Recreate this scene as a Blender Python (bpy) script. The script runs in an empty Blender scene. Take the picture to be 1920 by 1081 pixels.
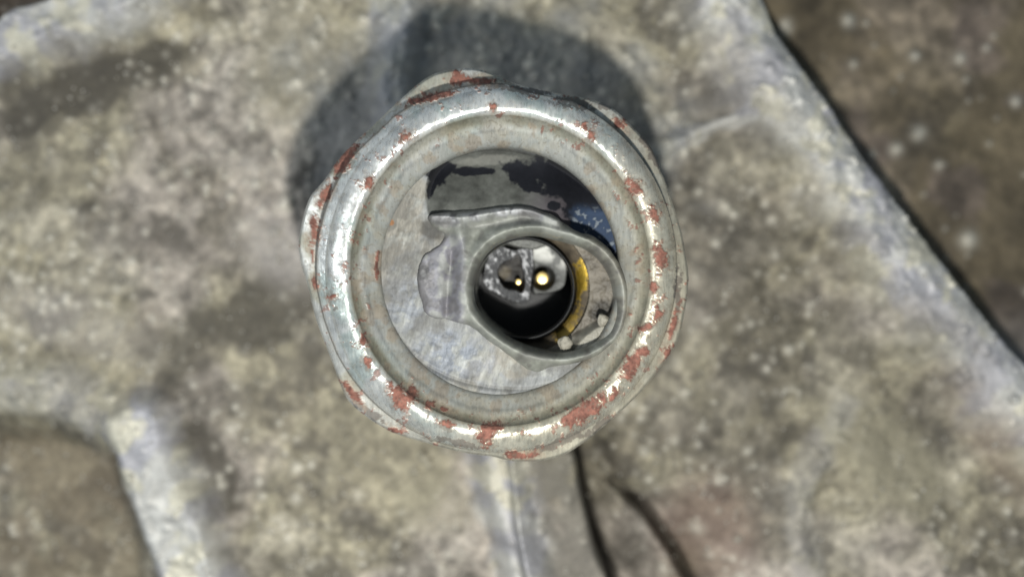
import bpy, math
import numpy as np

# ------------------------------------------------------------------ camera, light, exposure
# one Blender unit is one centimetre; the camera hangs 9 cm above the rim of the sensor
S = bpy.context.scene
COL = S.collection
S.unit_settings.system = 'METRIC'
S.unit_settings.scale_length = 0.01
ZC, ZR, F = 12.0, 3.0, 2250.0          # camera height, rim height, focal length in photo pixels
cam_data = bpy.data.cameras.new('camera')
cam = bpy.data.objects.new('camera', cam_data); COL.objects.link(cam)
cam.location = (0, 0, ZC); cam.rotation_euler = (0, 0, 0)
cam_data.sensor_width = 36; cam_data.lens = 36 * F / 1920
cam_data.clip_start = 0.5; cam_data.clip_end = 200
cam_data.dof.use_dof = True; cam_data.dof.focus_distance = ZC - ZR + 0.12
cam_data.dof.aperture_fstop = 0.185
S.camera = cam

w = bpy.data.worlds.new('World'); S.world = w; w.use_nodes = True
bg = w.node_tree.nodes['Background']
bg.inputs['Color'].default_value = (0.64, 0.82, 1.0, 1); bg.inputs['Strength'].default_value = 0.20

def lamp(name, kind, loc, energy, size, color, target=(0, 0, 0)):
    d = bpy.data.lights.new(name, kind); o = bpy.data.objects.new(name, d); COL.objects.link(o)
    o.location = loc; d.energy = energy; d.color = color
    if kind == 'AREA':
        d.shape = 'RECTANGLE'; d.size, d.size_y = size
        from mathutils import Vector
        o.rotation_euler = (Vector(target) - Vector(loc)).to_track_quat('-Z', 'Y').to_euler()
    else:
        d.shadow_soft_size = size
    return o
lamp('phone_flash', 'POINT', (0.55, -2.5, 12.0), 5150, 0.22, (1.0, 0.98, 0.925))
lamp('window_light', 'AREA', (-12.5, 2.0, 10), 680, (3.4, 12), (0.95, 0.98, 1.0), (0, 0, 2))
S.view_settings.view_transform = 'Standard'; S.view_settings.look = 'None'
S.view_settings.exposure = 0.1; S.view_settings.gamma = 1.0

# ------------------------------------------------------------------ helpers
rng = np.random.RandomState(7)
def smooth(t): t = np.clip(t, 0, 1); return t * t * (3 - 2 * t)
def ss(a, b, x): return smooth((x - a) / (b - a))
LAT = rng.rand(16, 256, 256)
def vnoise(x, y, k=0):
    L = LAT[k % 16]; xi = np.floor(x).astype(int); yi = np.floor(y).astype(int)
    fx = smooth(x - xi); fy = smooth(y - yi)
    a = L[yi % 256, xi % 256]; b = L[yi % 256, (xi + 1) % 256]
    c = L[(yi + 1) % 256, xi % 256]; d = L[(yi + 1) % 256, (xi + 1) % 256]
    return (a * (1 - fx) + b * fx) * (1 - fy) + (c * (1 - fx) + d * fx) * fy
def fbm(x, y, size, k=0, octaves=4, gain=0.5):
    """size: width in photo pixels of the largest blobs; result about 0..1"""
    v = 0; a = 1; tot = 0
    for o in range(octaves):
        an = 0.6 + o * 1.1
        u = (x * math.cos(an) + y * math.sin(an)) / size * 2 ** o + 31 * o
        q = (-x * math.sin(an) + y * math.cos(an)) / size * 2 ** o + 17 * o
        v = v + a * vnoise(u, q, k + o); tot += a; a *= gain
    return np.clip(((v / tot) - 0.5) * 1.5 + 0.5, 0, 1)
def wx(px, z): return (px - 960.0) / F * (ZC - z)
def wy(py, z): return -(py - 540.5) / F * (ZC - z)
def seg_dist(X, Y, pts):
    """distance to polyline and side (+ = right-hand of travel when y points down)"""
    best = np.full(X.shape, 1e9); side = np.zeros(X.shape); tt = np.zeros(X.shape); L = 0
    for (x0, y0), (x1, y1) in zip(pts[:-1], pts[1:]):
        dx, dy = x1 - x0, y1 - y0; l2 = dx * dx + dy * dy
        t = np.clip(((X - x0) * dx + (Y - y0) * dy) / l2, 0, 1)
        d = np.hypot(X - x0 - t * dx, Y - y0 - t * dy)
        m = d < best
        best = np.where(m, d, best); side = np.where(m, np.sign((X - x0) * -dy + (Y - y0) * dx), side)
        tt = np.where(m, L + t * math.sqrt(l2), tt); L += math.sqrt(l2)
    return best, side, tt
def poly_sd(X, Y, pts):
    """signed distance to a closed polygon, negative inside"""
    d, _, _ = seg_dist(X, Y, pts + [pts[0]])
    ins = np.zeros(X.shape, bool); n = len(pts)
    for i in range(n):
        x0, y0 = pts[i]; x1, y1 = pts[(i + 1) % n]
        if y0 == y1: continue
        c = ((y0 > Y) != (y1 > Y)) & (X < (x1 - x0) * (Y - y0) / (y1 - y0) + x0)
        ins ^= c
    return np.where(ins, -d, d)
def spline(pts, n=12, closed=True):
    """Catmull-Rom through the points"""
    P = [np.array(p, float) for p in pts]; N = len(P); out = []
    rngi = range(N) if closed else range(N - 1)
    for i in rngi:
        if closed: p0, p1, p2, p3 = P[i - 1], P[i], P[(i + 1) % N], P[(i + 2) % N]
        else: p0, p1, p2, p3 = P[max(i - 1, 0)], P[i], P[i + 1], P[min(i + 2, N - 1)]
        for j in range(n):
            t = j / n
            out.append(tuple(0.5 * ((2 * p1) + (-p0 + p2) * t + (2 * p0 - 5 * p1 + 4 * p2 - p3) * t * t + (-p0 + 3 * p1 - 3 * p2 + p3) * t ** 3)))
    if not closed: out.append(tuple(P[-1]))
    return out
def blob(X, Y, cx, cy, rx, ry, deg):
    a = math.radians(deg); u = (X - cx) * math.cos(a) + (Y - cy) * math.sin(a); v = -(X - cx) * math.sin(a) + (Y - cy) * math.cos(a)
    return np.sqrt((u / rx) ** 2 + (v / ry) ** 2)
def mix(a, b, t):
    return a * (1 - t[..., None]) + np.array(b) * t[..., None]

def tag(o, label=None, cat=None, group=None, kind=None):
    if label: o['label'] = label
    if cat: o['category'] = cat
    if group: o['group'] = group
    if kind: o['kind'] = kind
    return o
def link(name, me, mat, parent=None):
    o = bpy.data.objects.new(name, me); COL.objects.link(o)
    if mat: me.materials.append(mat)
    if parent: o.parent = parent; o.matrix_parent_inverse = parent.matrix_world.inverted()
    return o
def grid_mesh(name, P, C, mat, parent=None, mask=None, wrap=False, aux=None):
    """P (r,c,3) positions, C (r,c,3) base colour, aux (r,c) gloss/grime value; mask: faces to keep"""
    R, K = P.shape[:2]
    idx = np.arange(R * K).reshape(R, K)
    if wrap: idx = np.concatenate([idx, idx[:, :1]], 1)
    q = np.stack([idx[:-1, :-1], idx[:-1, 1:], idx[1:, 1:], idx[1:, :-1]], -1)
    v = P.reshape(-1, 3)
    # vertex normals from the whole grid, so pieces cut out of it meet without a seam
    qa = q.reshape(-1, 4); n = np.cross(v[qa[:, 2]] - v[qa[:, 0]], v[qa[:, 3]] - v[qa[:, 1]])
    VN = np.zeros_like(v)
    for k in range(4):
        for ax in range(3): VN[:, ax] += np.bincount(qa[:, k], n[:, ax], len(v))
    if VN[:, 2].sum() < 0: VN = -VN; q = q[..., ::-1]
    VN /= np.linalg.norm(VN, axis=1, keepdims=True) + 1e-12
    if mask is not None: q = q[mask]
    q = q.reshape(-1, 4)
    used, inv = np.unique(q, return_inverse=True); q = inv.reshape(-1, 4)
    me = bpy.data.meshes.new(name)
    me.vertices.add(len(used)); me.vertices.foreach_set('co', v[used].astype('f').ravel())
    me.loops.add(q.size); me.loops.foreach_set('vertex_index', q.astype('i').ravel())
    me.polygons.add(len(q)); me.polygons.foreach_set('loop_start', np.arange(0, q.size, 4, dtype='i'))
    me.polygons.foreach_set('use_smooth', np.ones(len(q), bool))
    me.update(calc_edges=True)
    a = me.color_attributes.new('surface', 'FLOAT_COLOR', 'POINT')
    cc = np.ones((len(used), 4), 'f'); cc[:, :3] = C.reshape(-1, 3)[used]
    if aux is not None: cc[:, 3] = aux.reshape(-1)[used]
    a.data.foreach_set('color', cc.ravel())
    me.normals_split_custom_set_from_vertices(VN[used])
    return link(name, me, mat, parent)

def material(name, rough=0.5, metal=0.0, attr=False, color=(0.5, 0.5, 0.5), grain=0.25, gscale=40, bump=0.2, bscale=60,
             stretch=(1, 1, 1), spec=0.5, coat=0.0, bump_dist=0.01):
    """base colour from the mesh's surface attribute (or a plain colour), broken up by noise; alpha of the attribute = metal share"""
    m = bpy.data.materials.new(name); m.use_nodes = True; t = m.node_tree; N = t.nodes; L = t.links
    b = N['Principled BSDF']; tc = N.new('ShaderNodeTexCoord'); mp = N.new('ShaderNodeMapping')
    mp.inputs['Scale'].default_value = stretch; mp.inputs['Rotation'].default_value = (0, 0, math.radians(-18)); L.new(tc.outputs['Object'], mp.inputs['Vector'])
    n1 = N.new('ShaderNodeTexNoise'); n1.inputs['Scale'].default_value = gscale; n1.inputs['Detail'].default_value = 5; n1.inputs['Roughness'].default_value = 0.65
    L.new(mp.outputs[0], n1.inputs['Vector'])
    mr = N.new('ShaderNodeMapRange'); mr.inputs['From Min'].default_value = 0.3; mr.inputs['From Max'].default_value = 0.7
    mr.inputs['To Min'].default_value = 1 - grain; mr.inputs['To Max'].default_value = 1 + grain; L.new(n1.outputs[0], mr.inputs['Value'])
    vm = N.new('ShaderNodeVectorMath'); vm.operation = 'SCALE'; L.new(mr.outputs[0], vm.inputs['Scale'])
    if attr:
        at = N.new('ShaderNodeAttribute'); at.attribute_name = 'surface'; L.new(at.outputs['Color'], vm.inputs[0])
        mm = N.new('ShaderNodeMath'); mm.operation = 'MULTIPLY'; mm.inputs[1].default_value = metal
        L.new(at.outputs['Alpha'], mm.inputs[0]); L.new(mm.outputs[0], b.inputs['Metallic'])
        r = N.new('ShaderNodeMapRange'); r.inputs['From Min'].default_value = 0; r.inputs['From Max'].default_value = 1
        r.inputs['To Min'].default_value = 0.85; r.inputs['To Max'].default_value = rough
        L.new(at.outputs['Alpha'], r.inputs['Value']); rsrc = r.outputs[0]
    else:
        vm.inputs[0].default_value = color; b.inputs['Metallic'].default_value = metal
        v = N.new('ShaderNodeValue'); v.outputs[0].default_value = rough; rsrc = v.outputs[0]
    ra = N.new('ShaderNodeMath'); ra.operation = 'MULTIPLY_ADD'; ra.inputs[1].default_value = 0.25
    L.new(n1.outputs[0], ra.inputs[0]); sub = N.new('ShaderNodeMath'); sub.operation = 'SUBTRACT'; sub.inputs[1].default_value = 0.125
    L.new(rsrc, sub.inputs[0]); L.new(sub.outputs[0], ra.inputs[2]); L.new(ra.outputs[0], b.inputs['Roughness'])
    L.new(vm.outputs[0], b.inputs['Base Color'])
    b.inputs['Specular IOR Level'].default_value = spec; b.inputs['Coat Weight'].default_value = coat; b.inputs['Coat Roughness'].default_value = 0.15
    n2 = N.new('ShaderNodeTexNoise'); n2.inputs['Scale'].default_value = bscale; n2.inputs['Detail'].default_value = 6; n2.inputs['Roughness'].default_value = 0.7
    L.new(mp.outputs[0], n2.inputs['Vector'])
    bu = N.new('ShaderNodeBump'); bu.inputs['Strength'].default_value = bump; bu.inputs['Distance'].default_value = bump_dist
    L.new(n2.outputs[0], bu.inputs['Height']); L.new(bu.outputs[0], b.inputs['Normal'])
    return m

M_cast = material('cast_aluminium', rough=0.42, metal=0.55, attr=True, grain=0.16, gscale=14, bump=0.25, bscale=14, bump_dist=0.015)
M_zinc = material('zinc_plating', rough=0.29, metal=0.62, attr=True, grain=0.16, gscale=22, bump=0.3, bscale=22, stretch=(2.6, 0.4, 1), bump_dist=0.007)
M_disc = material('dull_zinc_disc', rough=0.42, metal=0.6, attr=True, grain=0.2, gscale=24, bump=0.3, bscale=26, stretch=(2.4, 0.5, 1), bump_dist=0.01)
M_boot = material('grey_plastic', rough=0.5, metal=0.0, attr=True, grain=0.06, gscale=8, bump=0.12, bscale=14)
M_brass = material('worn_brass', rough=0.38, metal=0.8, attr=True, grain=0.25, gscale=25, bump=0.4, bscale=30)
M_floor = material('dark_potting_resin', rough=0.5, attr=True, grain=0.12, gscale=20, bump=0.3, bscale=20, spec=0.12)
M_black = material('black_plastic', rough=0.4, color=(0.012, 0.013, 0.014), grain=0.2, spec=0.25)
M_insert = material('charcoal_plastic', rough=0.3, attr=True, metal=0.5, grain=0.35, gscale=22, bump=0.8, bscale=20, stretch=(2.6, 0.6, 1), bump_dist=0.03)
M_gold = material('gold_plating', rough=0.36, metal=1.0, color=(0.98, 0.74, 0.30), grain=0.1, bump=0.1)
M_grit = material('pale_grit', rough=0.5, metal=0.2, color=(0.42, 0.40, 0.35), grain=0.3, gscale=6)
M_crumb = material('crumb_of_dirt', rough=0.7, color=(0.27, 0.255, 0.21), grain=0.3, gscale=20, bump=0.6, bscale=20)

# ------------------------------------------------------------------ engine casting: one sheet with its ribs
STEP = 3.0
xs = np.arange(-260, 2190, STEP); ys = np.arange(-220, 1300, STEP)
X, Y = np.meshgrid(xs, ys)
wobx = X + 14 * (fbm(X, Y, 60, 3) - 0.5); woby = Y + 14 * (fbm(X, Y, 60, 8) - 0.5)
EDGE = [(1330, -260), (1400, -40), (1415, 0), (1442, 75), (1520, 185), (1620, 325), (1720, 458), (1830, 605), (1925, 712), (2060, 880), (2300, 1180)]
dE, sE, tE = seg_dist(X + 6 * (fbm(X, Y, 120, 5, 2) - 0.5), Y, EDGE)
s_edge = dE * sE                       # + on the sensor's side
h = 0.10 * (fbm(X, Y, 320, 1, 3) - 0.5)
h += 0.42 * (1 - ss(75, 190, s_edge)) - 0.16 * (1 - ss(-10, 55, s_edge)) ** 1.5                              # right-hand ledge
h += 0.10 * np.exp(-((s_edge - 330) / 60) ** 2) * ss(350, 560, Y)  # second soft fold, lower right
def rib(pts, half, soft, height, x=None):
    d, s, t = seg_dist(wobx, woby, pts)
    return height * (1 - ss(half - soft, half + soft, d)), d
r_ll, d_ll = rib([(276, 800), (291, 850), (330, 950), (376, 1080), (450, 1300)], 60, 26, 0.40)
r_ul, d_ul = rib([(-280, 190), (-20, 95), (90, 50), (230, 0), (330, -60), (560, -260)], 62, 36, 0.34)
r_tp, d_tp = rib([(742, -260), (748, 0), (752, 60), (740, 160), (755, 330)], 36, 24, 0.22)
r_bt, d_bt = rib([(925, 780), (935, 880), (965, 1000), (1000, 1130), (1050, 1330)], 34, 24, 0.34)
r_rt, d_rt = rib([(1190, 300), (1260, 268), (1330, 240), (1440, 210)], 13, 14, 0.14)
r_lr, d_lr = rib([(1570, 760), (1535, 830), (1505, 900), (1490, 1000), (1560, 1160)], 26, 24, 0.08)
r_md, d_md = rib([(-260, 760), (0, 720), (120, 730), (230, 790)], 45, 40, 0.2)
for r in (r_ll, r_ul, r_tp, r_bt, r_rt, r_lr, r_md): h = np.maximum(h, h * 0.6 + r)
# basin at the lower left, slab and seams below the sensor
basin = ss(-25, 60, poly_sd(wobx, woby, [(-400, 800), (60, 790), (150, 800), (215, 850), (240, 930), (275, 1040), (330, 1400), (-400, 1400)]) * -1)
h -= 0.55 * basin
corner = ss(0, 26, -poly_sd(wobx, woby, [(-400, -400), (300, -400), (140, 5), (60, 35), (0, 62), (-400, 210)]))
h -= 0.5 * corner
SLAB = [(950, 800), (1062, 800), (1078, 850), (1092, 930), (1112, 1010), (1140, 1085), (1190, 1320), (1040, 1320), (985, 1081), (960, 930)]
sd_slab = poly_sd(X + 5 * (fbm(X, Y, 40, 6) - 0.5), Y, SLAB)
h += 0.42 * ss(7, -9, sd_slab)
dC, sC, tC = seg_dist(X, Y, [(1062, 800), (1078, 850), (1092, 930), (1112, 1010), (1140, 1085), (1190, 1320)])
h -= 1.3 * np.exp(-(np.clip(dC * -sC, 0, 99) / (9 + tC / 60)) ** 3) * (sC < 0)
h -= 0.45 * (sC < 0) * np.exp(-(dC / 75) ** 2) * ss(780, 850, Y) * (1 - np.exp(-(dC / 8) ** 2))
dC2, sC2, _ = seg_dist(X + 6 * (fbm(X, Y, 50, 9) - 0.5), Y, [(1130, 890), (1165, 915), (1205, 955), (1250, 1010), (1290, 1081), (1360, 1250)])
h -= 0.9 * np.exp(-(dC2 / 8) ** 2) * ss(880, 960, Y)
h -= 0.4 * ss(0, 6, -sC2 * dC2) * np.exp(-(dC2 / 60) ** 2) * ss(890, 960, Y)
# round boss under the sensor (gives the shoulder seen round the shank)
# rough cast skin
rough = fbm(X, Y, 26, 2, 4, 0.6) - 0.5
patch = fbm(X, Y, 220, 11, 3)
h += rough * (0.02 + 0.035 * ss(0.35, 0.75, patch)) + 0.09 * (fbm(X, Y, 75, 14, 3) - 0.5)
h += 0.012 * (fbm(X, Y, 9, 4, 2) - 0.5)
# pebbly grains standing proud of the skin
pale = np.zeros_like(X)
NP = 4300
gx = rng.uniform(-250, 2180, NP); gy = rng.uniform(-210, 1290, NP); gr = rng.uniform(3.5, 9.5, NP) * (1 + 0.4 * (rng.rand(NP) > 0.93))
gamp = np.maximum(rng.rand(NP) ** 1.5, (rng.rand(NP) > .93) * 1.3)
for x0, y0, r0, a0 in zip(gx, gy, gr, gamp):
    i0 = int((y0 - 3 * r0 + 220) / STEP); i1 = int((y0 + 3 * r0 + 220) / STEP) + 1; j0 = int((x0 - 3 * r0 + 260) / STEP); j1 = int((x0 + 3 * r0 + 260) / STEP) + 1
    i0 = max(i0, 0); j0 = max(j0, 0)
    sl = (slice(i0, i1), slice(j0, j1)); d2 = ((X[sl] - x0) ** 2 + (Y[sl] - y0) ** 2) / (r0 * r0)
    g = np.exp(-d2); h[sl] += 0.045 * a0 * g; pale[sl] = np.maximum(pale[sl], g * a0)

# the seam right of the slab and the second crevice, cut after the grains
h -= 0.8 * (sC < 0) * np.exp(-(dC / (7 + tC / 70)) ** 4)
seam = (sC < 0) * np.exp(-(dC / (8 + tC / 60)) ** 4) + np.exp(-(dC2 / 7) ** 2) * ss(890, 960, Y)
def casting_colour(X, Y, brown):
    o1 = fbm(X, Y, 260, 5, 4); o2 = fbm(X, Y, 110, 9, 4); o3 = fbm(X, Y, 30, 12, 4, .6); o4 = fbm(X, Y, 60, 2, 4)
    c = np.zeros(X.shape + (3,)) + np.array([0.312, 0.288, 0.215])
    c = mix(c, (0.335, 0.305, 0.270), ss(0.35, 0.65, o1))
    c = mix(c, (0.190, 0.172, 0.135), ss(0.48, 0.70, o2) * 0.65)
    c = mix(c, (0.42, 0.40, 0.36), ss(0.56, 0.76, fbm(X, Y, 140, 15, 4)) * 0.28)
    c = mix(c, (0.16, 0.14, 0.115), np.clip(brown, 0, 1))
    c *= (0.68 + 0.64 * o3)[..., None]
    c *= (0.72 + 0.56 * fbm(X, Y, 17, 6, 3, .8))[..., None]
    c = mix(c, (0.12, 0.11, 0.095), ss(0.60, 0.80, o4) * 0.55)
    return c
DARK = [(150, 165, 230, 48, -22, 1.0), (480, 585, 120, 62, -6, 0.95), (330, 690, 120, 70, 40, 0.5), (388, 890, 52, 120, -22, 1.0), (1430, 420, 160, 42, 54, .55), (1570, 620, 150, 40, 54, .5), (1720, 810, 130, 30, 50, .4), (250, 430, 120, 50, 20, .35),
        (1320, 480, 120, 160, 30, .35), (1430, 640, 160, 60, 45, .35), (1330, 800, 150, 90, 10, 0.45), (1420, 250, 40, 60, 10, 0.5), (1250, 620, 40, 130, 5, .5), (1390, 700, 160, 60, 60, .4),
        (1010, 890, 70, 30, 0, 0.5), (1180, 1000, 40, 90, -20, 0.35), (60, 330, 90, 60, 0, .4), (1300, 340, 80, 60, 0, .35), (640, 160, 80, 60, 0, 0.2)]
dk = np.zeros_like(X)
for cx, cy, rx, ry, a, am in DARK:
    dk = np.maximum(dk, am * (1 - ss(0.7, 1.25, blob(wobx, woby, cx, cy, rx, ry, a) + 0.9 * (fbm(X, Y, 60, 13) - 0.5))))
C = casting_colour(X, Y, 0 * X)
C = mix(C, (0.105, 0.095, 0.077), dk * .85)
C = mix(C, (0.22, 0.18, 0.125), basin * 0.6 * ss(.25, .6, fbm(X, Y, 90, 6)))
C = mix(C, (0.17, 0.12, 0.085), corner * 0.9)
red = (1 - ss(0.4, 1.2, blob(X, Y, 1330, 1000, 110, 130, 0))) + (1 - ss(0.4, 1.2, blob(X, Y, 1860, 820, 60, 180, -35))) * 0.6
C = mix(C, (0.27, 0.19, 0.155), np.clip(red, 0, 1) * 0.6)
oliv = (1 - ss(0.5, 1.2, blob(X, Y, 1660, 850, 170, 80, 38))) + (1 - ss(0.5, 1.2, blob(X, Y, 560, 120, 120, 150, 20))) * 0.8 + (1 - ss(0.5, 1.2, blob(X, Y, 820, 940, 90, 70, 0))) * .6
C = mix(C, (0.31, 0.29, 0.215), np.clip(oliv, 0, 1) * 0.75)
C = mix(C, (0.20, 0.19, 0.165), ss(6, -6, sd_slab) * ss(.1, .5, fbm(X, Y, 30, 4)) * .75)
# bare metal where the casting stands proud and has been rubbed
def worn(d, half, k): return (1 - ss(half * 0.45, half * 1.2, d + 26 * (fbm(X, Y, 40, k) - 0.5)))
wr = np.maximum.reduce([worn(d_ll, 78, 1) * 1.1, worn(d_ul, 78, 2) * .9, worn(d_tp, 56, 3) * .95, worn(d_bt, 60, 4) * .9, worn(d_rt, 22, 5) * .7, worn(d_lr, 34, 6) * .28, worn(d_md, 60, 6) * .4,
        ss(170, 40, s_edge + 70 * (fbm(X, Y, 80, 7) - .5)) * (0.80 + 0.5 * fbm(X, Y, 130, 10))])
wcol = mix(np.zeros(X.shape + (3,)) + np.array([0.46, 0.465, 0.455]), (0.38, 0.385, 0.42), ss(0.45, 0.7, fbm(X, Y, 70, 14)))
wcol = mix(wcol, (0.50, 0.49, 0.42), ss(0.55, 0.75, fbm(X, Y, 45, 3)))
wcol *= (0.80 + .34 * fbm(X, Y, 24, 9))[..., None]
C = C * (1 - np.clip(wr, 0, 1)[..., None]) + wcol * np.clip(wr, 0, 1)[..., None]
wl = (1 - ss(0.4, 1.3, blob(X, Y, 530, 470, 110, 70, 40))) * 0.55 + (1 - ss(0.4, 1.3, blob(X, Y, 120, 600, 200, 60, 20))) * .35
C = mix(C, (0.27, 0.285, 0.30), ss(1.15, .6, blob(X, Y, 905, 250, 370, 270, 0) + .6 * (fbm(X, Y, 70, 10) - .5)) * .6)  # blue-grey tint over the casting around the sensor's upper side
C = mix(C, (0.40, 0.38, 0.37), np.clip(wl, 0, 1))
C = mix(C, (0.62, 0.60, 0.53), np.clip(pale * (0.42 + 0.9 * ss(.35, .7, patch)) * (1 - .6 * np.clip(wr, 0, 1)), 0, 1) * 0.62)
lum = C.mean(-1, keepdims=True); C = np.clip(C * np.clip(lum / 0.27, 0.2, 3) ** 0.42 * 0.93 * np.array([1.01, 0.99, 0.955]), 0, .7)
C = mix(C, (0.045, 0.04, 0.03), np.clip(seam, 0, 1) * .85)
AL = np.clip(0.22 + 0.28 * wr - 0.35 * dk + 0.4 * pale, 0, 1)

z = h; P = np.stack([wx(X, 0), wy(Y, 0), z], -1)
Xc = 0.5 * (X[:-1, :-1] + X[1:, 1:]); Yc = 0.5 * (Y[:-1, :-1] + Y[1:, 1:])
def fc(a): return 0.25 * (a[:-1, :-1] + a[1:, 1:] + a[:-1, 1:] + a[1:, :-1])
se = fc(s_edge)
# the ledge ends in a wall: push the vertices beyond the edge straight down
drop = s_edge < 0
P[..., 2] = np.where(drop, np.minimum(P[..., 2], -1.5), P[..., 2])
keep = se > -3
part = np.zeros(Xc.shape, int)
part[(fc(d_tp) < 52) & (Yc < 420)] = 3
part[(fc(d_ul) < 88)] = 2
part[(fc(d_ll) < 62)] = 1
part[(fc(d_bt) < 42) & (Yc > 700)] = 4
part[(fc(sd_slab) < 8) & (part == 0)] = 6
part[(se < 150)] = 5
part[(fc(d_rt) < 24) & (part == 0)] = 7
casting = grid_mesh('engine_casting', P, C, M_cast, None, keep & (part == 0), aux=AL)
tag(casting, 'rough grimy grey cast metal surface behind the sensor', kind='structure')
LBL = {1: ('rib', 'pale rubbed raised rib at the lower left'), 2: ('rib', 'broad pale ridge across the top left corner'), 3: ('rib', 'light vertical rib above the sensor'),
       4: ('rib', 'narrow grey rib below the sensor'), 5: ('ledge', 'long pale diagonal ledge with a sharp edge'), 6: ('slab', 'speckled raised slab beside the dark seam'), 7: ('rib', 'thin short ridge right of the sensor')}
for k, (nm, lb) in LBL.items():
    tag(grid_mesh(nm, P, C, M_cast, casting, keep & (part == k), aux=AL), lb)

# lower casting beyond the ledge: a separate sheet a centimetre deeper
xs2 = np.arange(1240, 2420, STEP + 1); ys2 = np.arange(-260, 1420, STEP + 1)
X2, Y2 = np.meshgrid(xs2, ys2)
d2, s2, t2 = seg_dist(X2, Y2, EDGE); sg2 = d2 * s2
zl = -0.95 + 0.55 * ss(120, -40, Y2) * ss(-220, 0, sg2) + 0.85 * ss(520, 760, Y2 + 0.3 * (X2 - 1850))
zl = zl + 0.08 * (fbm(X2, Y2, 200, 4, 3) - .5) + 0.05 * (fbm(X2, Y2, 30, 6, 4) - .5)
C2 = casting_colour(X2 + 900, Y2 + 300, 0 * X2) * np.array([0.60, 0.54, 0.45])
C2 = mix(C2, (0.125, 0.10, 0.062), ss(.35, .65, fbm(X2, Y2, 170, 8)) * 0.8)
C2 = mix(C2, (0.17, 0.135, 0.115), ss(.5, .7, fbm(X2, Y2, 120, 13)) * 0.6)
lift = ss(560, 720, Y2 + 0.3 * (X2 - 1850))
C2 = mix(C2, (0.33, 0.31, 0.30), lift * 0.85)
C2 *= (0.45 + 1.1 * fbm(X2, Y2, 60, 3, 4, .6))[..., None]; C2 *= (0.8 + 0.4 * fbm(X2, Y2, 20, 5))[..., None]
pale2 = np.zeros_like(X2)
spots = [(1588, 42, 12), (1800, 110, 10), (1715, 105, 9), (1600, 120, 8), (1720, 250, 13), (1680, 280, 11), (1635, 290, 8), (1815, 450, 16), (1760, 310, 8), (1850, 90, 7), (1905, 190, 10), (1465, 60, 13), (1810, 150, 6), (1750, 560, 8)]
for _ in range(110): spots.append((rng.uniform(1420, 2400), rng.uniform(-240, 1400), rng.uniform(3, 7)))
for x0, y0, r0 in spots:
    k = (ZC + 0.95) / ZC  # seen a little deeper, so spread a little wider
    g = np.exp(-((X2 - x0) ** 2 + (Y2 - y0) ** 2) / (r0 * r0)); zl = zl + 0.05 * g; pale2 = np.maximum(pale2, g * min(1, r0 / 9))
C2 = mix(C2, (0.55, 0.52, 0.44), np.clip(pale2 * 1.2, 0, 1) * .85)
P2 = np.stack([(X2 - 960) / F * (ZC + .95), -(Y2 - 540.5) / F * (ZC + .95), zl], -1)
sc2 = 0.25 * (sg2[:-1, :-1] + sg2[1:, 1:] + sg2[:-1, 1:] + sg2[1:, :-1])
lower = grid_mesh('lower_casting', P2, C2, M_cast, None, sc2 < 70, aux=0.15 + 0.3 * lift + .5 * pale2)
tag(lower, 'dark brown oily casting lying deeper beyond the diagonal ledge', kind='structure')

# loose grit on the casting: too many to count
def ico():
    t = (1 + 5 ** .5) / 2
    v = np.array([(-1, t, 0), (1, t, 0), (-1, -t, 0), (1, -t, 0), (0, -1, t), (0, 1, t), (0, -1, -t), (0, 1, -t), (t, 0, -1), (t, 0, 1), (-t, 0, -1), (-t, 0, 1)], float)
    f = np.array([(0, 11, 5), (0, 5, 1), (0, 1, 7), (0, 7, 10), (0, 10, 11), (1, 5, 9), (5, 11, 4), (11, 10, 2), (10, 7, 6), (7, 1, 8), (3, 9, 4), (3, 4, 2), (3, 2, 6), (3, 6, 8), (3, 8, 9), (4, 9, 5), (2, 4, 11), (6, 2, 10), (8, 6, 7), (9, 8, 1)])
    return v / np.linalg.norm(v[0]), f
iv, jf = ico()
NG = 2600; V = []; Fc = []
for k in range(NG):
    i = rng.randint(0, X.shape[0]); j = rng.randint(0, X.shape[1])
    if s_edge[i, j] < 8 or rng.rand() > 0.25 + 0.9 * patch[i, j]: continue
    r = rng.uniform(0.008, 0.022)
    V.append(iv * r * rng.uniform(.6, 1.3, (12, 1)) * np.array([1, 1, .7]) + P[i, j] + np.array([0, 0, r * .3])); Fc.append(jf + 12 * (len(V) - 1))
me = bpy.data.meshes.new('grit'); me.from_pydata(np.concatenate(V).tolist(), [], np.concatenate(Fc).tolist())
me.polygons.foreach_set('use_smooth', np.ones(len(me.polygons), bool))
tag(link('grit', me, M_grit), 'pale loose grit scattered over the rough casting', 'grit', kind='stuff')

# ------------------------------------------------------------------ the sensor
sensor = bpy.data.objects.new('engine_sensor', None); COL.objects.link(sensor)
sensor.location = (-0.13, 0.15, 0); sensor.empty_display_size = 0.3
tag(sensor, 'round metal plug sensor with worn zinc rim and red rust flecks standing on the casting', 'sensor')
bpy.context.view_layer.update()

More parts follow.
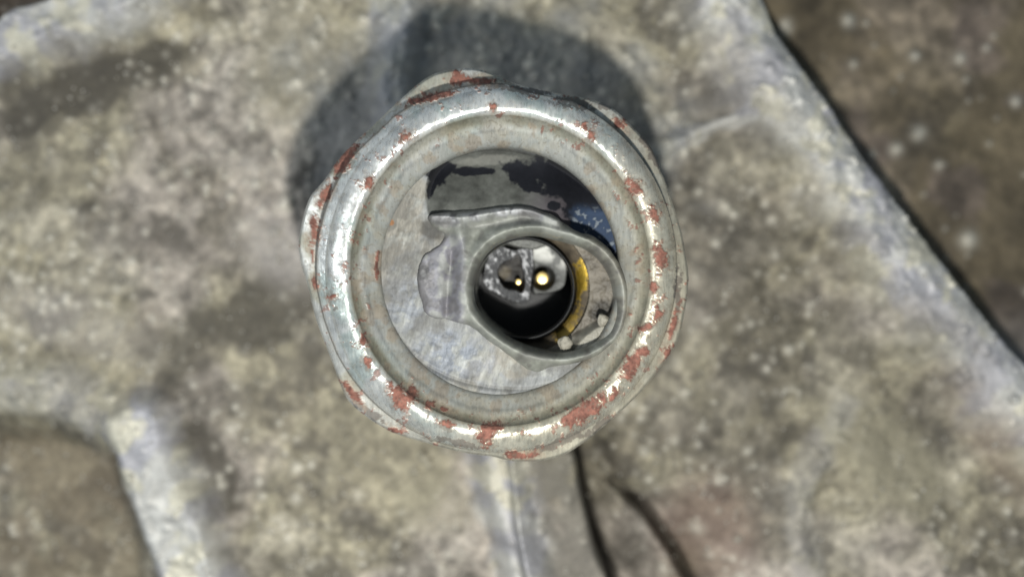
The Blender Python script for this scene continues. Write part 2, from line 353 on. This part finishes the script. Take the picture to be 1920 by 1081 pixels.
SIL = [(746, 191), (800, 146), (845, 131), (890, 129), (931, 141), (967, 157), (1049, 176), (1110, 187), (1151, 206), (1191, 243), (1224, 283), (1248, 344), (1273, 418), (1287, 487),
       (1290, 541), (1273, 631), (1244, 680), (1191, 745), (1130, 800), (1077, 841), (1029, 861), (967, 864), (927, 856), (866, 847), (805, 831), (744, 813), (695, 786), (650, 745),
       (621, 672), (593, 598), (577, 533), (564, 492), (561, 446), (578, 377), (609, 336), (642, 291), (703, 232)]
NA = 1600
th = np.linspace(0, 2 * math.pi, NA, endpoint=False)
C0 = (925.0, 497.0); C1 = (938.0, 507.0)
pp = spline(SIL, 8); pa = np.array([math.atan2(y - C0[1], x - C0[0]) % (2 * math.pi) for x, y in pp]); pr = np.array([math.hypot(x - C0[0], y - C0[1]) for x, y in pp])
o = np.argsort(pa); Sil = np.interp(th, pa[o], pr[o], period=2 * math.pi)
Sil = Sil + 1.2 * (fbm(th * 200, 0 * th, 9, 3) - .5)
# stations: (u, z below rim). u>=1: outside of the flange, 0..1: between ring foot and flange edge, negative: px radius given directly
prof_r = []; prof_z = []; kind = []
def station(r, zz, k): prof_r.append(r + 0 * th); prof_z.append(zz + 0 * th); kind.append(k)
for zz in (-1.30, -1.0, -0.75, -0.56): station(Sil, zz, 0)
for t in np.linspace(0, 1, 7): station(Sil - 5 * (1 - math.cos(t * math.pi / 2)) , -0.56 + 0.13 * math.sin(t * math.pi / 2), 0)
foot = np.minimum(344 + 0 * th, Sil - 5)
for t in np.linspace(0.1, 1, 10): station((Sil - 5) * (1 - t) + foot * t, -0.43 + 0.05 * t, 0)
n_hex = len(prof_r)
# rolled ring, crest at 310
RP = [(306 + 38 * math.sin(t), -0.21 * (1 - math.cos(t))) for t in np.linspace(1.5, 0, 18)] + [(306 - 17 * math.sin(t), -0.085 * (1 - math.cos(t))) for t in np.linspace(0.15, 1.0, 8)]
IP = [(291.7, -.039), (288, -.08), (284, -.11), (278, -.14), (270, -.165), (258, -.195), (248, -.222), (240, -.248), (236, -.268), (233, -.29), (231, -.32), (229, -.40), (229, -.7)]
def dense(pts, n):
    q = np.array(pts); s = np.r_[0, np.cumsum(np.hypot(np.diff(q[:, 0]), np.diff(q[:, 1]) * 250))]; u = np.linspace(0, s[-1], n)
    return np.interp(u, s, q[:, 0]), np.interp(u, s, q[:, 1])
def smooth1(a, k=2):
    for _ in range(k): a = np.r_[a[0], (a[:-2] + 2 * a[1:-1] + a[2:]) / 4, a[-1]]
    return a
a, b = dense(RP, 46); a = smooth1(a); b = smooth1(b)
wfoot = foot / 344.0
for r_, z_ in zip(a, b):
    k = (r_ - 308) / 36.0; k = max(k, 0)
    prof_r.append(r_ * (1 - k) + (r_ * wfoot) * k); prof_z.append(z_ + 0 * th); kind.append(1)
n_ring = len(prof_r)
a, b = dense(IP, 70); a = smooth1(a); b = smooth1(b)
for r_, z_ in zip(a, b): station(r_, z_, 2)
PR = np.array(prof_r); PZ = np.array(prof_z); NS = len(PR)
# centre drifts from the flange's to the ring's
cen = np.clip((np.arange(NS) - 12) / (n_hex - 2.0), 0, 1)[:, None]
CX = C0[0] * (1 - cen) + C1[0] * cen; CY = C0[1] * (1 - cen) + C1[1] * cen
TH = np.broadcast_to(th, PR.shape)
# side of the flange must run straight down: same world radius as at its top edge
zref = np.where(np.arange(NS)[:, None] < 4, -0.56, PZ)
BX = CX + PR * np.cos(TH) * (1 - 0.036 * cen); BY = CY + PR * np.sin(TH)
# dents and waviness
U = TH * 300; wav = fbm(BX, BY, 60, 7, 3) - .5
Zb = ZR + PZ + (0.014 * wav + 0.005 * (fbm(BX, BY, 14, 9, 2) - .5)) * (np.arange(NS)[:, None] > 4)
PB = np.stack([wx(BX, ZR + zref), wy(BY, ZR + zref), Zb], -1)

# rust and dirt, where the photograph shows them
RUST = [(857, 146, 13, 17, 5), (800, 184, 48, 8, -14), (895, 152, 46, 6, 3), (648, 300, 12, 42, 38), (610, 365, 9, 26, 25), (589, 428, 8, 32, 8), (591, 530, 5, 14, -10), (585, 480, 3, 14, 0),
        (692, 342, 9, 15, 35), (762, 257, 15, 8, -30), (622, 557, 9, 8, 0), (924, 202, 6, 8, 0), (1108, 252, 8, 12, -30), (1098, 236, 6, 8, 0), (1162, 234, 16, 10, 40), (1178, 218, 8, 8, 0),
        (1190, 352, 14, 19, -35), (1227, 402, 9, 24, -22), (1240, 482, 12, 28, -5), (1226, 536, 10, 13, 0), (1232, 590, 10, 15, 20), (1211, 616, 13, 8, -20), (1182, 684, 32, 19, -48), (1205, 660, 12, 12, 0),
        (1092, 772, 48, 17, -32), (1068, 786, 18, 18, 0), (1150, 738, 8, 12, 20), (1128, 745, 12, 8, -30), (913, 813, 17, 24, 20), (930, 800, 12, 12, 0), (841, 794, 15, 8, 12), (748, 742, 16, 32, -25), (772, 740, 16, 16, 0), (806, 757, 10, 9, 20), (832, 765, 8, 5, 20),
        (968, 853, 22, 8, 4), (1000, 853, 14, 6, 0), (738, 806, 22, 6, 14), (660, 735, 26, 7, 50), (682, 634, 8, 16, -10), (688, 680, 7, 9, 0), (706, 500, 4, 26, 0), (1262, 610, 6, 26, 12), (1252, 660, 5, 24, 25)]
DRT = [(1080, 196, 42, 12, 12), (1135, 200, 14, 8, 20), (630, 577, 5, 5, 0), (1225, 285, 12, 40, -30), (860, 830, 60, 7, 10), (690, 770, 40, 8, 35), (1270, 560, 8, 60, 4), (960, 165, 90, 7, 8), (1045, 830, 60, 10, -20), (1120, 800, 40, 8, -35)]
def rust_mask(BX, BY, lst, k):
    m = np.zeros(BX.shape); wx_ = BX + 7 * (fbm(BX, BY, 14, k) - .5); wy_ = BY + 7 * (fbm(BX, BY, 14, k + 3) - .5)
    n = fbm(BX, BY, 10, k + 5, 4, .8)
    for cx, cy, rx, ry, a in lst: m = np.maximum(m, ss(1.18, 0.86, blob(wx_, wy_, cx, cy, rx, ry, a) + 1.3 * (n - .42)))
    return m
rs = rust_mask(BX, BY, RUST, 1); dr = rust_mask(BX, BY, DRT, 2)
rs = np.maximum(rs, ss(.74, .84, fbm(BX, BY, 16, 10, 4, .75)) * .8 * (PR > 262))
ang = np.degrees(TH) % 360      # 0 right, 90 bottom, 180 left, 270 top
st = np.arange(NS)[:, None] + 0 * TH
f1 = fbm(BX, BY, 50, 3, 4); f2 = fbm(BX, BY, 18, 6, 4, .6); f3 = fbm(BX, BY, 8, 11, 3, .7)
CB = np.zeros(BX.shape + (3,)) + np.array([0.74, 0.755, 0.73])
warm = ss(-0.5, 0.8, np.cos(np.radians(ang - 35)))                # yellowed passivation on the lower right
CB = mix(CB, (0.62, 0.57, 0.42), warm * 0.8)
CB = mix(CB, (0.56, 0.64, 0.60), ss(.45, .7, f1) * (1 - warm) * 0.8)
CB *= (0.72 + 0.5 * f2)[..., None]
grime = ss(.5, .75, f2) * .35 * (1 - .7 * (st >= n_hex) * (st < n_ring))
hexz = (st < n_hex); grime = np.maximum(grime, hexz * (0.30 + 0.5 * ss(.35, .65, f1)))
inner = st >= n_ring
ri = PR
groove = (inner + (st > n_ring - 9)).clip(0, 1) * (ss(262, 280, ri) * ss(300, 290, ri))
CB = mix(CB, (0.165, 0.16, 0.115), groove * (0.65 + 0.35 * f1))
CB = mix(CB, (0.285, 0.295, 0.275), inner * ss(282, 254, ri) * 0.9); CB = mix(CB, (0.24, 0.20, 0.13), inner * ss(.5, .7, fbm(BX, BY, 45, 5, 4)) * .28)
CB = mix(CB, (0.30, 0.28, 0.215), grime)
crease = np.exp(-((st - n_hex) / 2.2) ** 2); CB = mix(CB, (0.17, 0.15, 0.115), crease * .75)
brn = ss(.62, .78, fbm(BX, BY, 26, 12, 4)) * (0.25 + 0.6 * inner); CB = mix(CB, (0.27, 0.20, 0.13), brn * .5)
CB = mix(CB, (0.085, 0.07, 0.06), dr * .8)
rc = np.zeros(CB.shape) + np.array([0.20, 0.086, 0.062]); rc *= (0.45 + 1.1 * f3)[..., None]
halo = rust_mask(BX, BY, [(a_, b_, c_ + 7, d_ + 7, e_) for a_, b_, c_, d_, e_ in RUST], 1); CB = mix(CB, (0.34, 0.26, 0.19), halo * .45)
CB = CB * (1 - rs[..., None]) + rc * rs[..., None]
speck = ss(.78, .86, fbm(BX, BY, 5, 4, 2)); CB = mix(CB, (0.14, 0.12, 0.09), speck * .45)
CB = CB * (1 - .15 * inner)[..., None]
AB = np.clip(1 - .2 * inner - 1.0 * rs - 0.8 * dr - 0.75 * grime - 0.7 * groove - .5 * crease - 0.55 * inner * ss(262, 254, ri) - .4 * speck, 0, 1)
PB[..., 2] += 0.012 * rs * (0.4 + f3)
fs = np.arange(NS - 1)[:, None] + np.zeros((1, NA))
hexo = grid_mesh('hex_flange', PB, CB, M_zinc, sensor, fs < n_hex, wrap=True, aux=AB)
tag(hexo, 'dull zinc hexagonal flange spotted with rust')
rim = grid_mesh('rolled_rim', PB, CB, M_zinc, sensor, (fs >= n_hex) & (fs < n_ring), wrap=True, aux=AB)
tag(rim, 'bright rounded rim with dark red rust patches')
lip = grid_mesh('inner_lip', PB, CB, M_zinc, sensor, fs >= n_ring, wrap=True, aux=AB)
tag(lip, 'olive stained step inside the rim')

# threaded shank from the flange down into the casting
nt, na = 170, 96
zt = np.linspace(2.0, -0.35, nt)[:, None]; at = np.linspace(0, 2 * math.pi, na, endpoint=False)[None, :]
rt = np.where(zt > 1.7, 1.30, 1.12 + 0.04 * np.abs(((zt / 0.15 + at / (2 * math.pi)) % 1) - .5) * 2) + 0 * at
rt = np.where(zt > 1.98, 1.36, rt)
cxw, cyw = wx(C0[0], ZR - .5), wy(C0[1], ZR - .5)
PT = np.stack([cxw + rt * np.cos(at), cyw + rt * np.sin(at), zt + 0 * at], -1)
CT = np.zeros(PT.shape) + np.array([.35, .33, .28])
grid_mesh('threaded_shank', PT, CT, M_zinc, sensor, wrap=True, aux=0.6 + 0 * rt)

# ------------------------------------------------------------------ inside the cup
ST = 1.25
xi = np.arange(700, 1172, ST); yi = np.arange(272, 745, ST)
XI, YI = np.meshgrid(xi, yi)
RI = np.hypot(XI - 935, YI - 507)
HOLE = spline([(803, 398), (806, 345), (826, 308), (862, 286), (915, 276), (965, 279), (1010, 290), (1050, 307), (1095, 336), (1130, 374), (1154, 418), (1164, 470), (1176, 540), (1150, 560), (1060, 500), (960, 470), (890, 440), (830, 425)], 8)
sdh = poly_sd(XI + 2 * (fbm(XI, YI, 14, 3) - .5), YI, HOLE)
f1 = fbm(XI, YI, 70, 2, 4); f2 = fbm(XI, YI, 22, 5, 4, .6); f3 = fbm(XI, YI, 9, 9, 3, .7)
zd = ZR - 0.305 - 0.03 * ss(236, 200, RI) + 0.03 * (f1 - .5) + 0.010 * (f2 - .5)
# scratched furrow on the lower left and left, small nick
dn, _, _ = seg_dist(XI, YI, spline([(745, 372), (770, 345), (800, 320)], 6, False)); zd -= 0.05 * np.exp(-(dn / 2.5) ** 2)
dn2, _, _ = seg_dist(XI, YI, spline([(735, 610), (770, 660), (830, 700), (900, 722), (985, 728), (1060, 712)], 6, False)); zd -= 0.015 * np.exp(-(dn2 / 4) ** 2)
wall = ss(6, -4, sdh); zd = zd * (1 - wall) + wall * (ZR - 0.34 - 0.20 * ss(395, 300, YI) - 0.22 * ss(1010, 1110, XI) + .02 * (f1 - .5))
CD = np.zeros(XI.shape + (3,)) + np.array([0.315, 0.325, 0.325])
CD = mix(CD, (0.34, 0.32, 0.27), ss(.40, .62, f1 + 0.35 * ss(850, 720, XI) * ss(560, 420, YI) - .1) * .85)
blue = (1 - ss(.4, 1.2, blob(XI, YI, 860, 670, 90, 45, 20) + .8 * (f2 - .5))) + (1 - ss(.4, 1.2, blob(XI, YI, 760, 560, 40, 70, 0) + .8 * (f2 - .5))) * .7
CD = mix(CD, (0.24, 0.275, 0.34), np.clip(blue, 0, 1) * .6)
CD = mix(CD, (0.42, 0.43, 0.40), ss(.6, .8, f2) * .6)
stk = fbm(XI * 2.4 + YI * .9, YI * .45 - XI * .15, 16, 7, 4, .7); CD = mix(CD, (0.38, 0.39, 0.37), ss(.62, .80, fbm(XI, YI, 12, 14, 3, .7)) * .5); CD *= (0.70 + .6 * stk)[..., None]
CD = mix(CD, (0.14, 0.135, 0.12), ss(.52, .75, fbm(XI, YI, 40, 13, 4, .6)) * .5)
CD = mix(CD, (0.07, 0.065, 0.055), ss(1.2, .6, blob(XI, YI, 812, 432, 28, 18, 20) + .4 * (f2 - .5)) * .8)  # shadow under the insulator's hook, painted into the disc colour
CD = mix(CD, (0.11, 0.10, 0.085), .5 * np.exp(-(dn2 / 4) ** 2) * .5 + np.exp(-(dn / 3) ** 2) * .5)
for cx, cy, rx, ry in ((735, 418, 5, 6), (790, 321, 7, 4), (711, 500, 3, 20), (1092, 690, 8, 6)):
    CD = mix(CD, (0.40, 0.17, 0.05), ss(1.2, .7, blob(XI, YI, cx, cy, rx, ry, 0) + .5 * (f3 - .5)) * .8)
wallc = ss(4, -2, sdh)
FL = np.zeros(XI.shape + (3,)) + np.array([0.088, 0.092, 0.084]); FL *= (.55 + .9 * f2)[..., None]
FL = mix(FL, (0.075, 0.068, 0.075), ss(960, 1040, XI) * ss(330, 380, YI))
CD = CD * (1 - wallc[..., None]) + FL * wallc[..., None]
blk = np.zeros(XI.shape)
for cx, cy, rx, ry, a in [(832, 318, 24, 12, -30), (812, 345, 6, 26, 15), (870, 318, 30, 8, 0), (985, 322, 40, 18, 8), (1035, 318, 32, 30, 10), (1075, 350, 42, 34, 25), (1120, 385, 34, 30, 45), (1090, 395, 30, 30, 0), (1140, 420, 22, 34, -25), (1000, 345, 26, 16, 30), (820, 325, 16, 22, 0), (905, 318, 22, 6, 0), (1040, 385, 12, 8, 0)]:
    blk = np.maximum(blk, ss(1.35, .95, blob(XI, YI, cx, cy, rx, ry, a) + 1.1 * (f2 - .5)))
CD = mix(CD, (0.30, 0.30, 0.27), ss(1.1, .6, blob(XI, YI, 900, 298, 78, 11, -3) + .9 * (f2 - .4)) * .35)
CD = mix(CD, (0.012, 0.013, 0.017), blk)
nav = ss(1.15, .8, blob(XI, YI, 1120, 435, 62, 42, 50) + .5 * (f2 - .5)) * ss(2, -2, sdh) * ss(370, 400, YI)
CD = mix(CD, (0.032, 0.052, 0.095), nav * (0.9 - .5 * ss(.55, .7, f3)))
CD = mix(CD, (0.26, 0.30, 0.34), nav * ss(.62, .8, f3) * .6)
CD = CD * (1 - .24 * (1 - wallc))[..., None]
AD = np.clip(.35 - .5 * wallc + .45 * nav + .25 * np.clip(blue, 0, 1), 0, 1)
PI_ = np.stack([wx(XI, ZR - .38), wy(YI, ZR - .38), zd], -1)
# cut the well for the connector out of the disc
WELL = spline([(868, 568), (870, 505), (896, 458), (948, 430), (1000, 422), (1052, 430), (1115, 452), (1152, 490), (1168, 545), (1166, 600), (1148, 640), (1106, 664), (1050, 674), (975, 662), (908, 626)], 8)
sw = poly_sd(XI, YI, WELL)
fRI = fc(RI); fsw = fc(sw); fsh = fc(sdh)
inside = (fRI < 236) & (fsw > 4)
disc = grid_mesh('crimped_disc', PI_, CD, M_disc, sensor, inside & (fsh > -4), aux=AD)
tag(disc, 'blue grey scuffed metal disc inside the rim')
flo = grid_mesh('potting_floor', PI_, CD, M_floor, sensor, inside & (fsh <= -4), aux=AD * 0.3 + .5)
tag(flo, 'charcoal floor of the opening with black and navy residue')

# grey plastic insulator: ledge, wing and the loop round the socket
xb = np.arange(772, 1196, 1.25); yb = np.arange(370, 706, 1.25)
XB, YB = np.meshgrid(xb, yb)
HOLE2 = spline([(888, 568), (890, 515), (912, 472), (950, 447), (1000, 437), (1050, 446), (1105, 466), (1140, 500), (1156, 545), (1154, 595), (1138, 628), (1100, 652), (1050, 662), (985, 650), (925, 615)], 8)
OUT = spline([(802, 402), (850, 393), (930, 386), (985, 384), (1040, 402), (1075, 428), (1125, 448), (1160, 485), (1178, 530), (1180, 580), (1166, 628), (1128, 664), (1080, 682), (1040, 688), (1010, 700), (985, 694),
              (955, 668), (915, 640), (880, 612), (840, 600), (800, 592), (786, 560), (780, 520), (790, 480), (822, 458), (830, 440), (812, 428), (800, 415)], 8)
so = poly_sd(XB + 3 * (fbm(XB, YB, 22, 2) - .5), YB + 3 * (fbm(XB, YB, 22, 9) - .5), OUT); sh2 = poly_sd(XB, YB, HOLE2)
g1 = fbm(XB, YB, 60, 4, 3); g2 = fbm(XB, YB, 16, 8, 3)
inn = np.maximum(so, -sh2)                     # negative inside the solid
zb = ZR - 0.27 + 0 * XB
# rounded rib round the hole
rib_d = np.abs(sh2 - 13)
zb = zb + 0.15 * np.exp(-(rib_d / 14) ** 2)
# the wing at the left is lower, with an upright bar and a pocket
wing = ss(880, 862, XB) * ss(432, 450, YB)
zb = zb + 0.005 * wing
dbar, _, _ = seg_dist(XB, YB, spline([(862, 425), (870, 480), (870, 540), (866, 600)], 5, False)); zb = zb + 0.12 * (1 - np.exp(-(rib_d / 14) ** 2)) * np.exp(-(dbar / 15) ** 2)
dbr, _, _ = seg_dist(XB, YB, spline([(846, 470), (844, 500), (838, 540), (836, 590)], 5, False)); zb = zb - 0.05 * np.exp(-(dbr / 8) ** 2)
# the ledge at the top is a bevel facing down the picture
dl, _, _ = seg_dist(XB, YB, spline([(812, 404), (870, 408), (930, 398), (985, 392), (1045, 412)], 6, False)); zb = zb + 0.10 * np.exp(-(dl / 9) ** 2)
dg, _, _ = seg_dist(XB, YB, spline([(820, 418), (880, 424), (930, 420), (1000, 416), (1060, 432)], 6, False)); zb = zb - 0.03 * np.exp(-(dg / 8) ** 2)
# rounded edges, then the walls
e1 = np.clip(-so, 0, 20) / 20; e2 = np.clip(sh2, 0, 12) / 12
zb = zb - (0.15 - 0.08 * wing) * (1 - np.sqrt(1 - (1 - e1) ** 2)) - 0.11 * (1 - np.sqrt(1 - (1 - e2) ** 2))
zb = zb + 0.05 * (g1 - .5) + .016 * (g2 - .5)
outside = so > 0; holein = sh2 < 0
zb = np.where(outside, np.maximum(ZR - 0.36 - so * 0.05, ZR - 1.05), zb)
zb = np.where(holein, np.maximum(ZR - 0.34 + sh2 * 0.25, ZR - 1.2), zb)
CBt = np.zeros(XB.shape + (3,)) + np.array([0.225, 0.235, 0.205])
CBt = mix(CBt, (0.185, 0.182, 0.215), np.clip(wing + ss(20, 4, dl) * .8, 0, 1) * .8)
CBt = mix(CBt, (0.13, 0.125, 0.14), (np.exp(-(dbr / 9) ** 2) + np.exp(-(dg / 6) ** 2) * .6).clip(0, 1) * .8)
CBt = mix(CBt, (0.55, 0.56, 0.57), ss(12, 4, dl) * ss(.35, .55, g2 + .15) * ss(1010, 960, XB) * .8)  # highlight along the top of the ledge, painted into the colour
CBt = mix(CBt, (0.24, 0.22, 0.18), ss(1080, 1140, XB) * .5 * ss(640, 560, YB))
g3 = fbm(XB, YB, 34, 11, 4, .6)
CBt = mix(CBt, (0.30, 0.31, 0.28), ss(.5, .7, g3) * .6)
CBt = mix(CBt, (0.11, 0.105, 0.10), ss(.48, .30, g3) * .55)
CBt = mix(CBt, (0.10, 0.095, 0.09), ss(-9, 2, so) * .3)
pit = blob(XB, YB, 792, 512, 12, 14, 0); CBt = mix(CBt, (.07, .07, .07), ss(1.3, .9, pit + .4 * (g2 - .5)) * .7); CBt = mix(CBt, (.25, .25, .25), ss(.6, .3, pit) * .5)
CBt *= (.75 + .5 * g2)[..., None]
PBt = np.stack([wx(XB, ZR - .2), wy(YB, ZR - .2), zb], -1)
fso = fc(so); fsh2 = fc(sh2)
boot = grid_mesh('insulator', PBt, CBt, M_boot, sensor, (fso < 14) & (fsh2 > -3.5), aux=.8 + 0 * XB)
tag(boot, 'smooth grey plastic insulator with a loop round the socket')

# well around the socket: lathed pieces, centre (982,540)
def lathe(name, cx, cy, prof, colf, mat, parent, aux=lambda x, y: 1 + 0 * x, n=256, zoff=0, sx=1.0):
    """prof: (photo px radius at that depth, depth below rim)"""
    q = np.array(prof, float); s = np.r_[0, np.cumsum(np.hypot(np.diff(q[:, 0]), np.diff(q[:, 1]) * 250))]; u = np.linspace(0, s[-1], max(16, int(s[-1] / 3)))
    r = np.interp(u, s, q[:, 0])[:, None]; zz = ZR - np.interp(u, s, q[:, 1])[:, None]; t = np.linspace(0, 2 * math.pi, n, endpoint=False)[None, :]
    ax = cx + sx * r * np.cos(t); ay = cy + r * np.sin(t)
    PP = np.stack([wx(ax, zz), wy(ay, zz), zz + 0 * t], -1)
    return grid_mesh(name, PP, colf(ax, ay), mat, parent, wrap=True, aux=aux(ax, ay))
def gold_glint_mask(x, y):  # gold kept to the glint's crescent: glint painted in, the rest dull grime
    n = fbm(x, y, 12, 4, 4, .7) - .5
    g1_ = ss(1.25, .55, blob(x, y, 1093, 520, 14, 40, 8) + 1.9 * n); g2_ = ss(1.2, .5, blob(x, y, 1060, 612, 34, 20, -50) + 1.6 * n) * .45
    return np.maximum(g1_, g2_)
def brass_col(x, y):
    c = np.zeros(x.shape + (3,)) + np.array([0.075, 0.06, 0.04]); c = c * (.5 + fbm(x, y, 14, 9))[..., None]
    return mix(c, (0.66, 0.45, 0.07), gold_glint_mask(x, y))
def brass_aux(x, y): return .1 + .9 * gold_glint_mask(x, y)
def dark_col(x, y):
    c = np.zeros(x.shape + (3,)) + np.array([0.135, 0.12, 0.095]); return c * (.6 + .8 * fbm(x, y, 20, 3))[..., None]
sleeve = lathe('brass_sleeve', 984, 540, [(96, 1.1), (96.5, .76), (99, .70), (104, .655), (110, .625), (116, .605), (122, .595), (130, .60)], brass_col, M_brass, sensor, brass_aux)
# black liner: open topped cup inside the sleeve
lathe('socket_liner', 982, 540, [(97, .60), (94, .58), (91, .60), (90, .9), (88, 1.6), (0.5, 1.6)], lambda x, y: np.zeros(x.shape + (3,)) + .01, M_black, sensor)

# connector insert: irregular moulded block with a keyed hole, standing in the liner
def prism(name, outline, holes, z0, z1, mat, parent, colour, step=1.0, rnd=3.0, extra=None, aux=None):
    xs_ = np.arange(min(p[0] for p in outline) - 4, max(p[0] for p in outline) + 4, step); ys_ = np.arange(min(p[1] for p in outline) - 4, max(p[1] for p in outline) + 4, step)
    A, B = np.meshgrid(xs_, ys_); sd = poly_sd(A, B, outline)
    for hpoly in holes: sd = np.maximum(sd, -poly_sd(A, B, hpoly))
    e = np.clip(-sd, 0, rnd) / rnd
    zz = z1 - (rnd / 250) * (1 - np.sqrt(1 - (1 - e) ** 2)) + 0.02 * (fbm(A, B, 12, 5, 3) - .5)
    if extra: zz = zz + extra(A, B)
    zz = np.where(sd > 0.5, z0, zz)
    c = colour(A, B); PP = np.stack([wx(A, z1), wy(B, z1), zz], -1)
    return grid_mesh(name, PP, c, mat, parent, fc(sd) < 2.5, aux=(aux(A, B) if aux else .7 + 0 * A))
INS = spline([(921, 470), (929, 460), (950, 455), (975, 452), (1000, 452), (1030, 470), (1040, 500), (1038, 540), (1006, 552), (990, 548)], 1) 
LEFT = [(921, 462), (935, 458), (952, 466), (968, 468), (992, 462), (1000, 470), (1000, 505), (996, 530), (992, 560), (984, 567), (962, 566), (935, 552), (912, 540), (905, 526), (910, 495)]
KEY = spline([(958, 486), (966, 478), (976, 480), (979, 500), (984, 528), (980, 548), (966, 543), (948, 540), (936, 524), (934, 504), (944, 492)], 5)
RIGHT = spline([(998, 446), (1018, 446), (1040, 458), (1056, 480), (1062, 505), (1058, 535), (1040, 546), (1012, 550), (1000, 545), (1001, 500)], 6)
def ins_col(A, B):
    n = .5 * fbm(A * 1.8 - B * .7, B * .6 + A * .1, 8, 6, 3, .8) + .5 * fbm(A, B, 11, 3, 3, .7); c = np.zeros(A.shape + (3,)) + np.array([0.10, 0.103, 0.108]); return mix(c, (0.60, 0.61, 0.63), ss(.50, .72, n))
def rt_col(A, B):
    c = np.zeros(A.shape + (3,)) + np.array([0.13, 0.135, 0.13]); c = mix(c, (0.60, 0.61, 0.58), ss(505, 478, B + .3 * (1030 - A)) * ss(.2, .5, fbm(A, B, 20, 5))); return mix(c, (0.04, .042, .042), ss(34, 22, np.hypot(A - 1018, B - 521)) * .8)  # top of the seat painted brighter as a highlight
zi = ZR - 1.0
insert = prism('connector_insert', LEFT, [KEY], ZR - 1.6, zi, M_insert, sensor, ins_col)
tag(insert, 'rough shiny charcoal block with a keyed hole')
keyf = prism('contact_seat', RIGHT, [], ZR - 1.6, zi - .12, M_boot, sensor, rt_col,
             extra=lambda A, B: -0.22 * ss(24, 14, np.hypot(A - 1018, B - 521)) + 0.05 * ss(490, 450, B))
tag(keyf, 'smooth light grey seat round the gold pin')
circ = [(984 + 121 * math.cos(t), 540 + 121 * math.sin(t)) for t in np.linspace(0, 2 * math.pi, 60, endpoint=False)]
SHELF = spline([(880, 568), (882, 510), (905, 466), (948, 440), (1000, 431), (1052, 440), (1110, 460), (1148, 496), (1166, 545), (1162, 598), (1146, 636), (1104, 660), (1050, 669), (982, 658), (918, 622)], 6)
tag(prism('socket_shelf', SHELF, [circ], ZR - 1.2, ZR - .55, M_boot, sensor, lambda A, B: mix(mix(dark_col(A, B), (0.02, 0.018, 0.014), ss(1.2, .5, blob(A, B, 1128, 580, 26, 24, -30) + .4 * (fbm(A, B, 14, 2) - .5)) * .85), (0.25, 0.24, 0.20), ss(1.1, .7, blob(A, B, 1098, 636, 60, 22, -34) + .6 * (fbm(A, B, 14, 6) - .5))), step=1.25, extra=lambda A, B: .16 * ss(1.15, .5, blob(A, B, 1104, 634, 62, 22, -38) + .3 * (fbm(A, B, 30, 6, 2) - .5))), 'brown grimy floor beside the brass sleeve')  # near-black patch is the socket lip's shadow painted in; pale mass is dirt
TOP = spline([(915, 462), (935, 446), (965, 437), (1005, 436), (1035, 446), (1055, 462), (1030, 458), (1000, 466), (970, 462), (945, 456), (925, 466)], 5)
prism('socket_shoulder', TOP, [], ZR - 1.6, ZR - .82, M_boot, sensor, lambda A, B: np.zeros(A.shape + (3,)) + np.array([.15, .155, .145]))
bl = prism('key_floor', spline([(936, 478), (985, 475), (992, 545), (960, 552), (930, 530)], 4), [], ZR - 1.6, ZR - 1.3, M_boot, sensor,
      lambda A, B: mix(np.zeros(A.shape + (3,)) + np.array([.02, .018, .016]), (0.09, .075, .05), ss(16, 5, np.hypot(A - 948, B - 512) + 9 * (fbm(A, B, 8, 3) - .5))))

def pin(px, py, r, ztop, zbot, label):
    n, m = 24, 48; q = []
    for t in np.linspace(0, math.pi / 2, 12): q.append((r * math.sin(t) + .01, ztop + 0.35 * r / 250 * 0 - (1 - math.cos(t)) * r / 250 * .22))
    q += [(r, (ztop + zbot) / 2), (r, zbot)]
    k = (ZC - ztop) / F; cx, cy = wx(px, ztop), wy(py, ztop); t = np.linspace(0, 2 * math.pi, m, endpoint=False)
    PP = np.array([[(cx + a_ * k * math.cos(u), cy + a_ * k * math.sin(u), b_) for u in t] for a_, b_ in q])
    o = grid_mesh('contact_pin', PP, np.ones(PP.shape), M_gold, sensor, wrap=True); tag(o, label); return o
pin(1017, 521, 12.5, ZR - 1.0, ZR - 1.6, 'round gold contact pin glinting in the flash')
pin(972, 528, 5.5, ZR - 1.12, ZR - 1.6, 'small gold contact deep in the keyed hole')

# crumbs of dirt caught on the lip of the socket
def crumb(px, py, r, z, label, seed, flat=.8):
    rr = np.random.RandomState(seed); n, m = 20, 32; PP = np.zeros((n, m, 3)); 
    for i in range(n):
        for j in range(m):
            a_ = math.pi * i / (n - 1); b_ = 2 * math.pi * j / m
            d = np.array([math.sin(a_) * math.cos(b_), math.sin(a_) * math.sin(b_), math.cos(a_)])
            k = 1 + .12 * math.sin(3 * d[0] + seed) * math.cos(4 * d[1] + seed) +   .06 * math.sin(7 * d[2] + 5 * d[0] + seed) + .03 * rr.randn() * math.sin(a_)
            PP[i, j] = d * k * r / 250 * np.array([1, 1, flat])
    o = grid_mesh('dirt_crumb', PP, np.ones(PP.shape), M_crumb, None, wrap=True); o.location = (wx(px, z), wy(py, z), z)
    tag(o, label, 'crumb', 'crumbs of dirt on the lip of the socket'); return o
crumb(1131, 600, 12, ZR - .40, 'small pale crumb by the right wall of the socket, higher of the two crumbs', 3, 1.0)
crumb(1060, 644, 14, ZR - .38, 'pale crumb on the lower lip of the socket, lower of the two crumbs', 5)
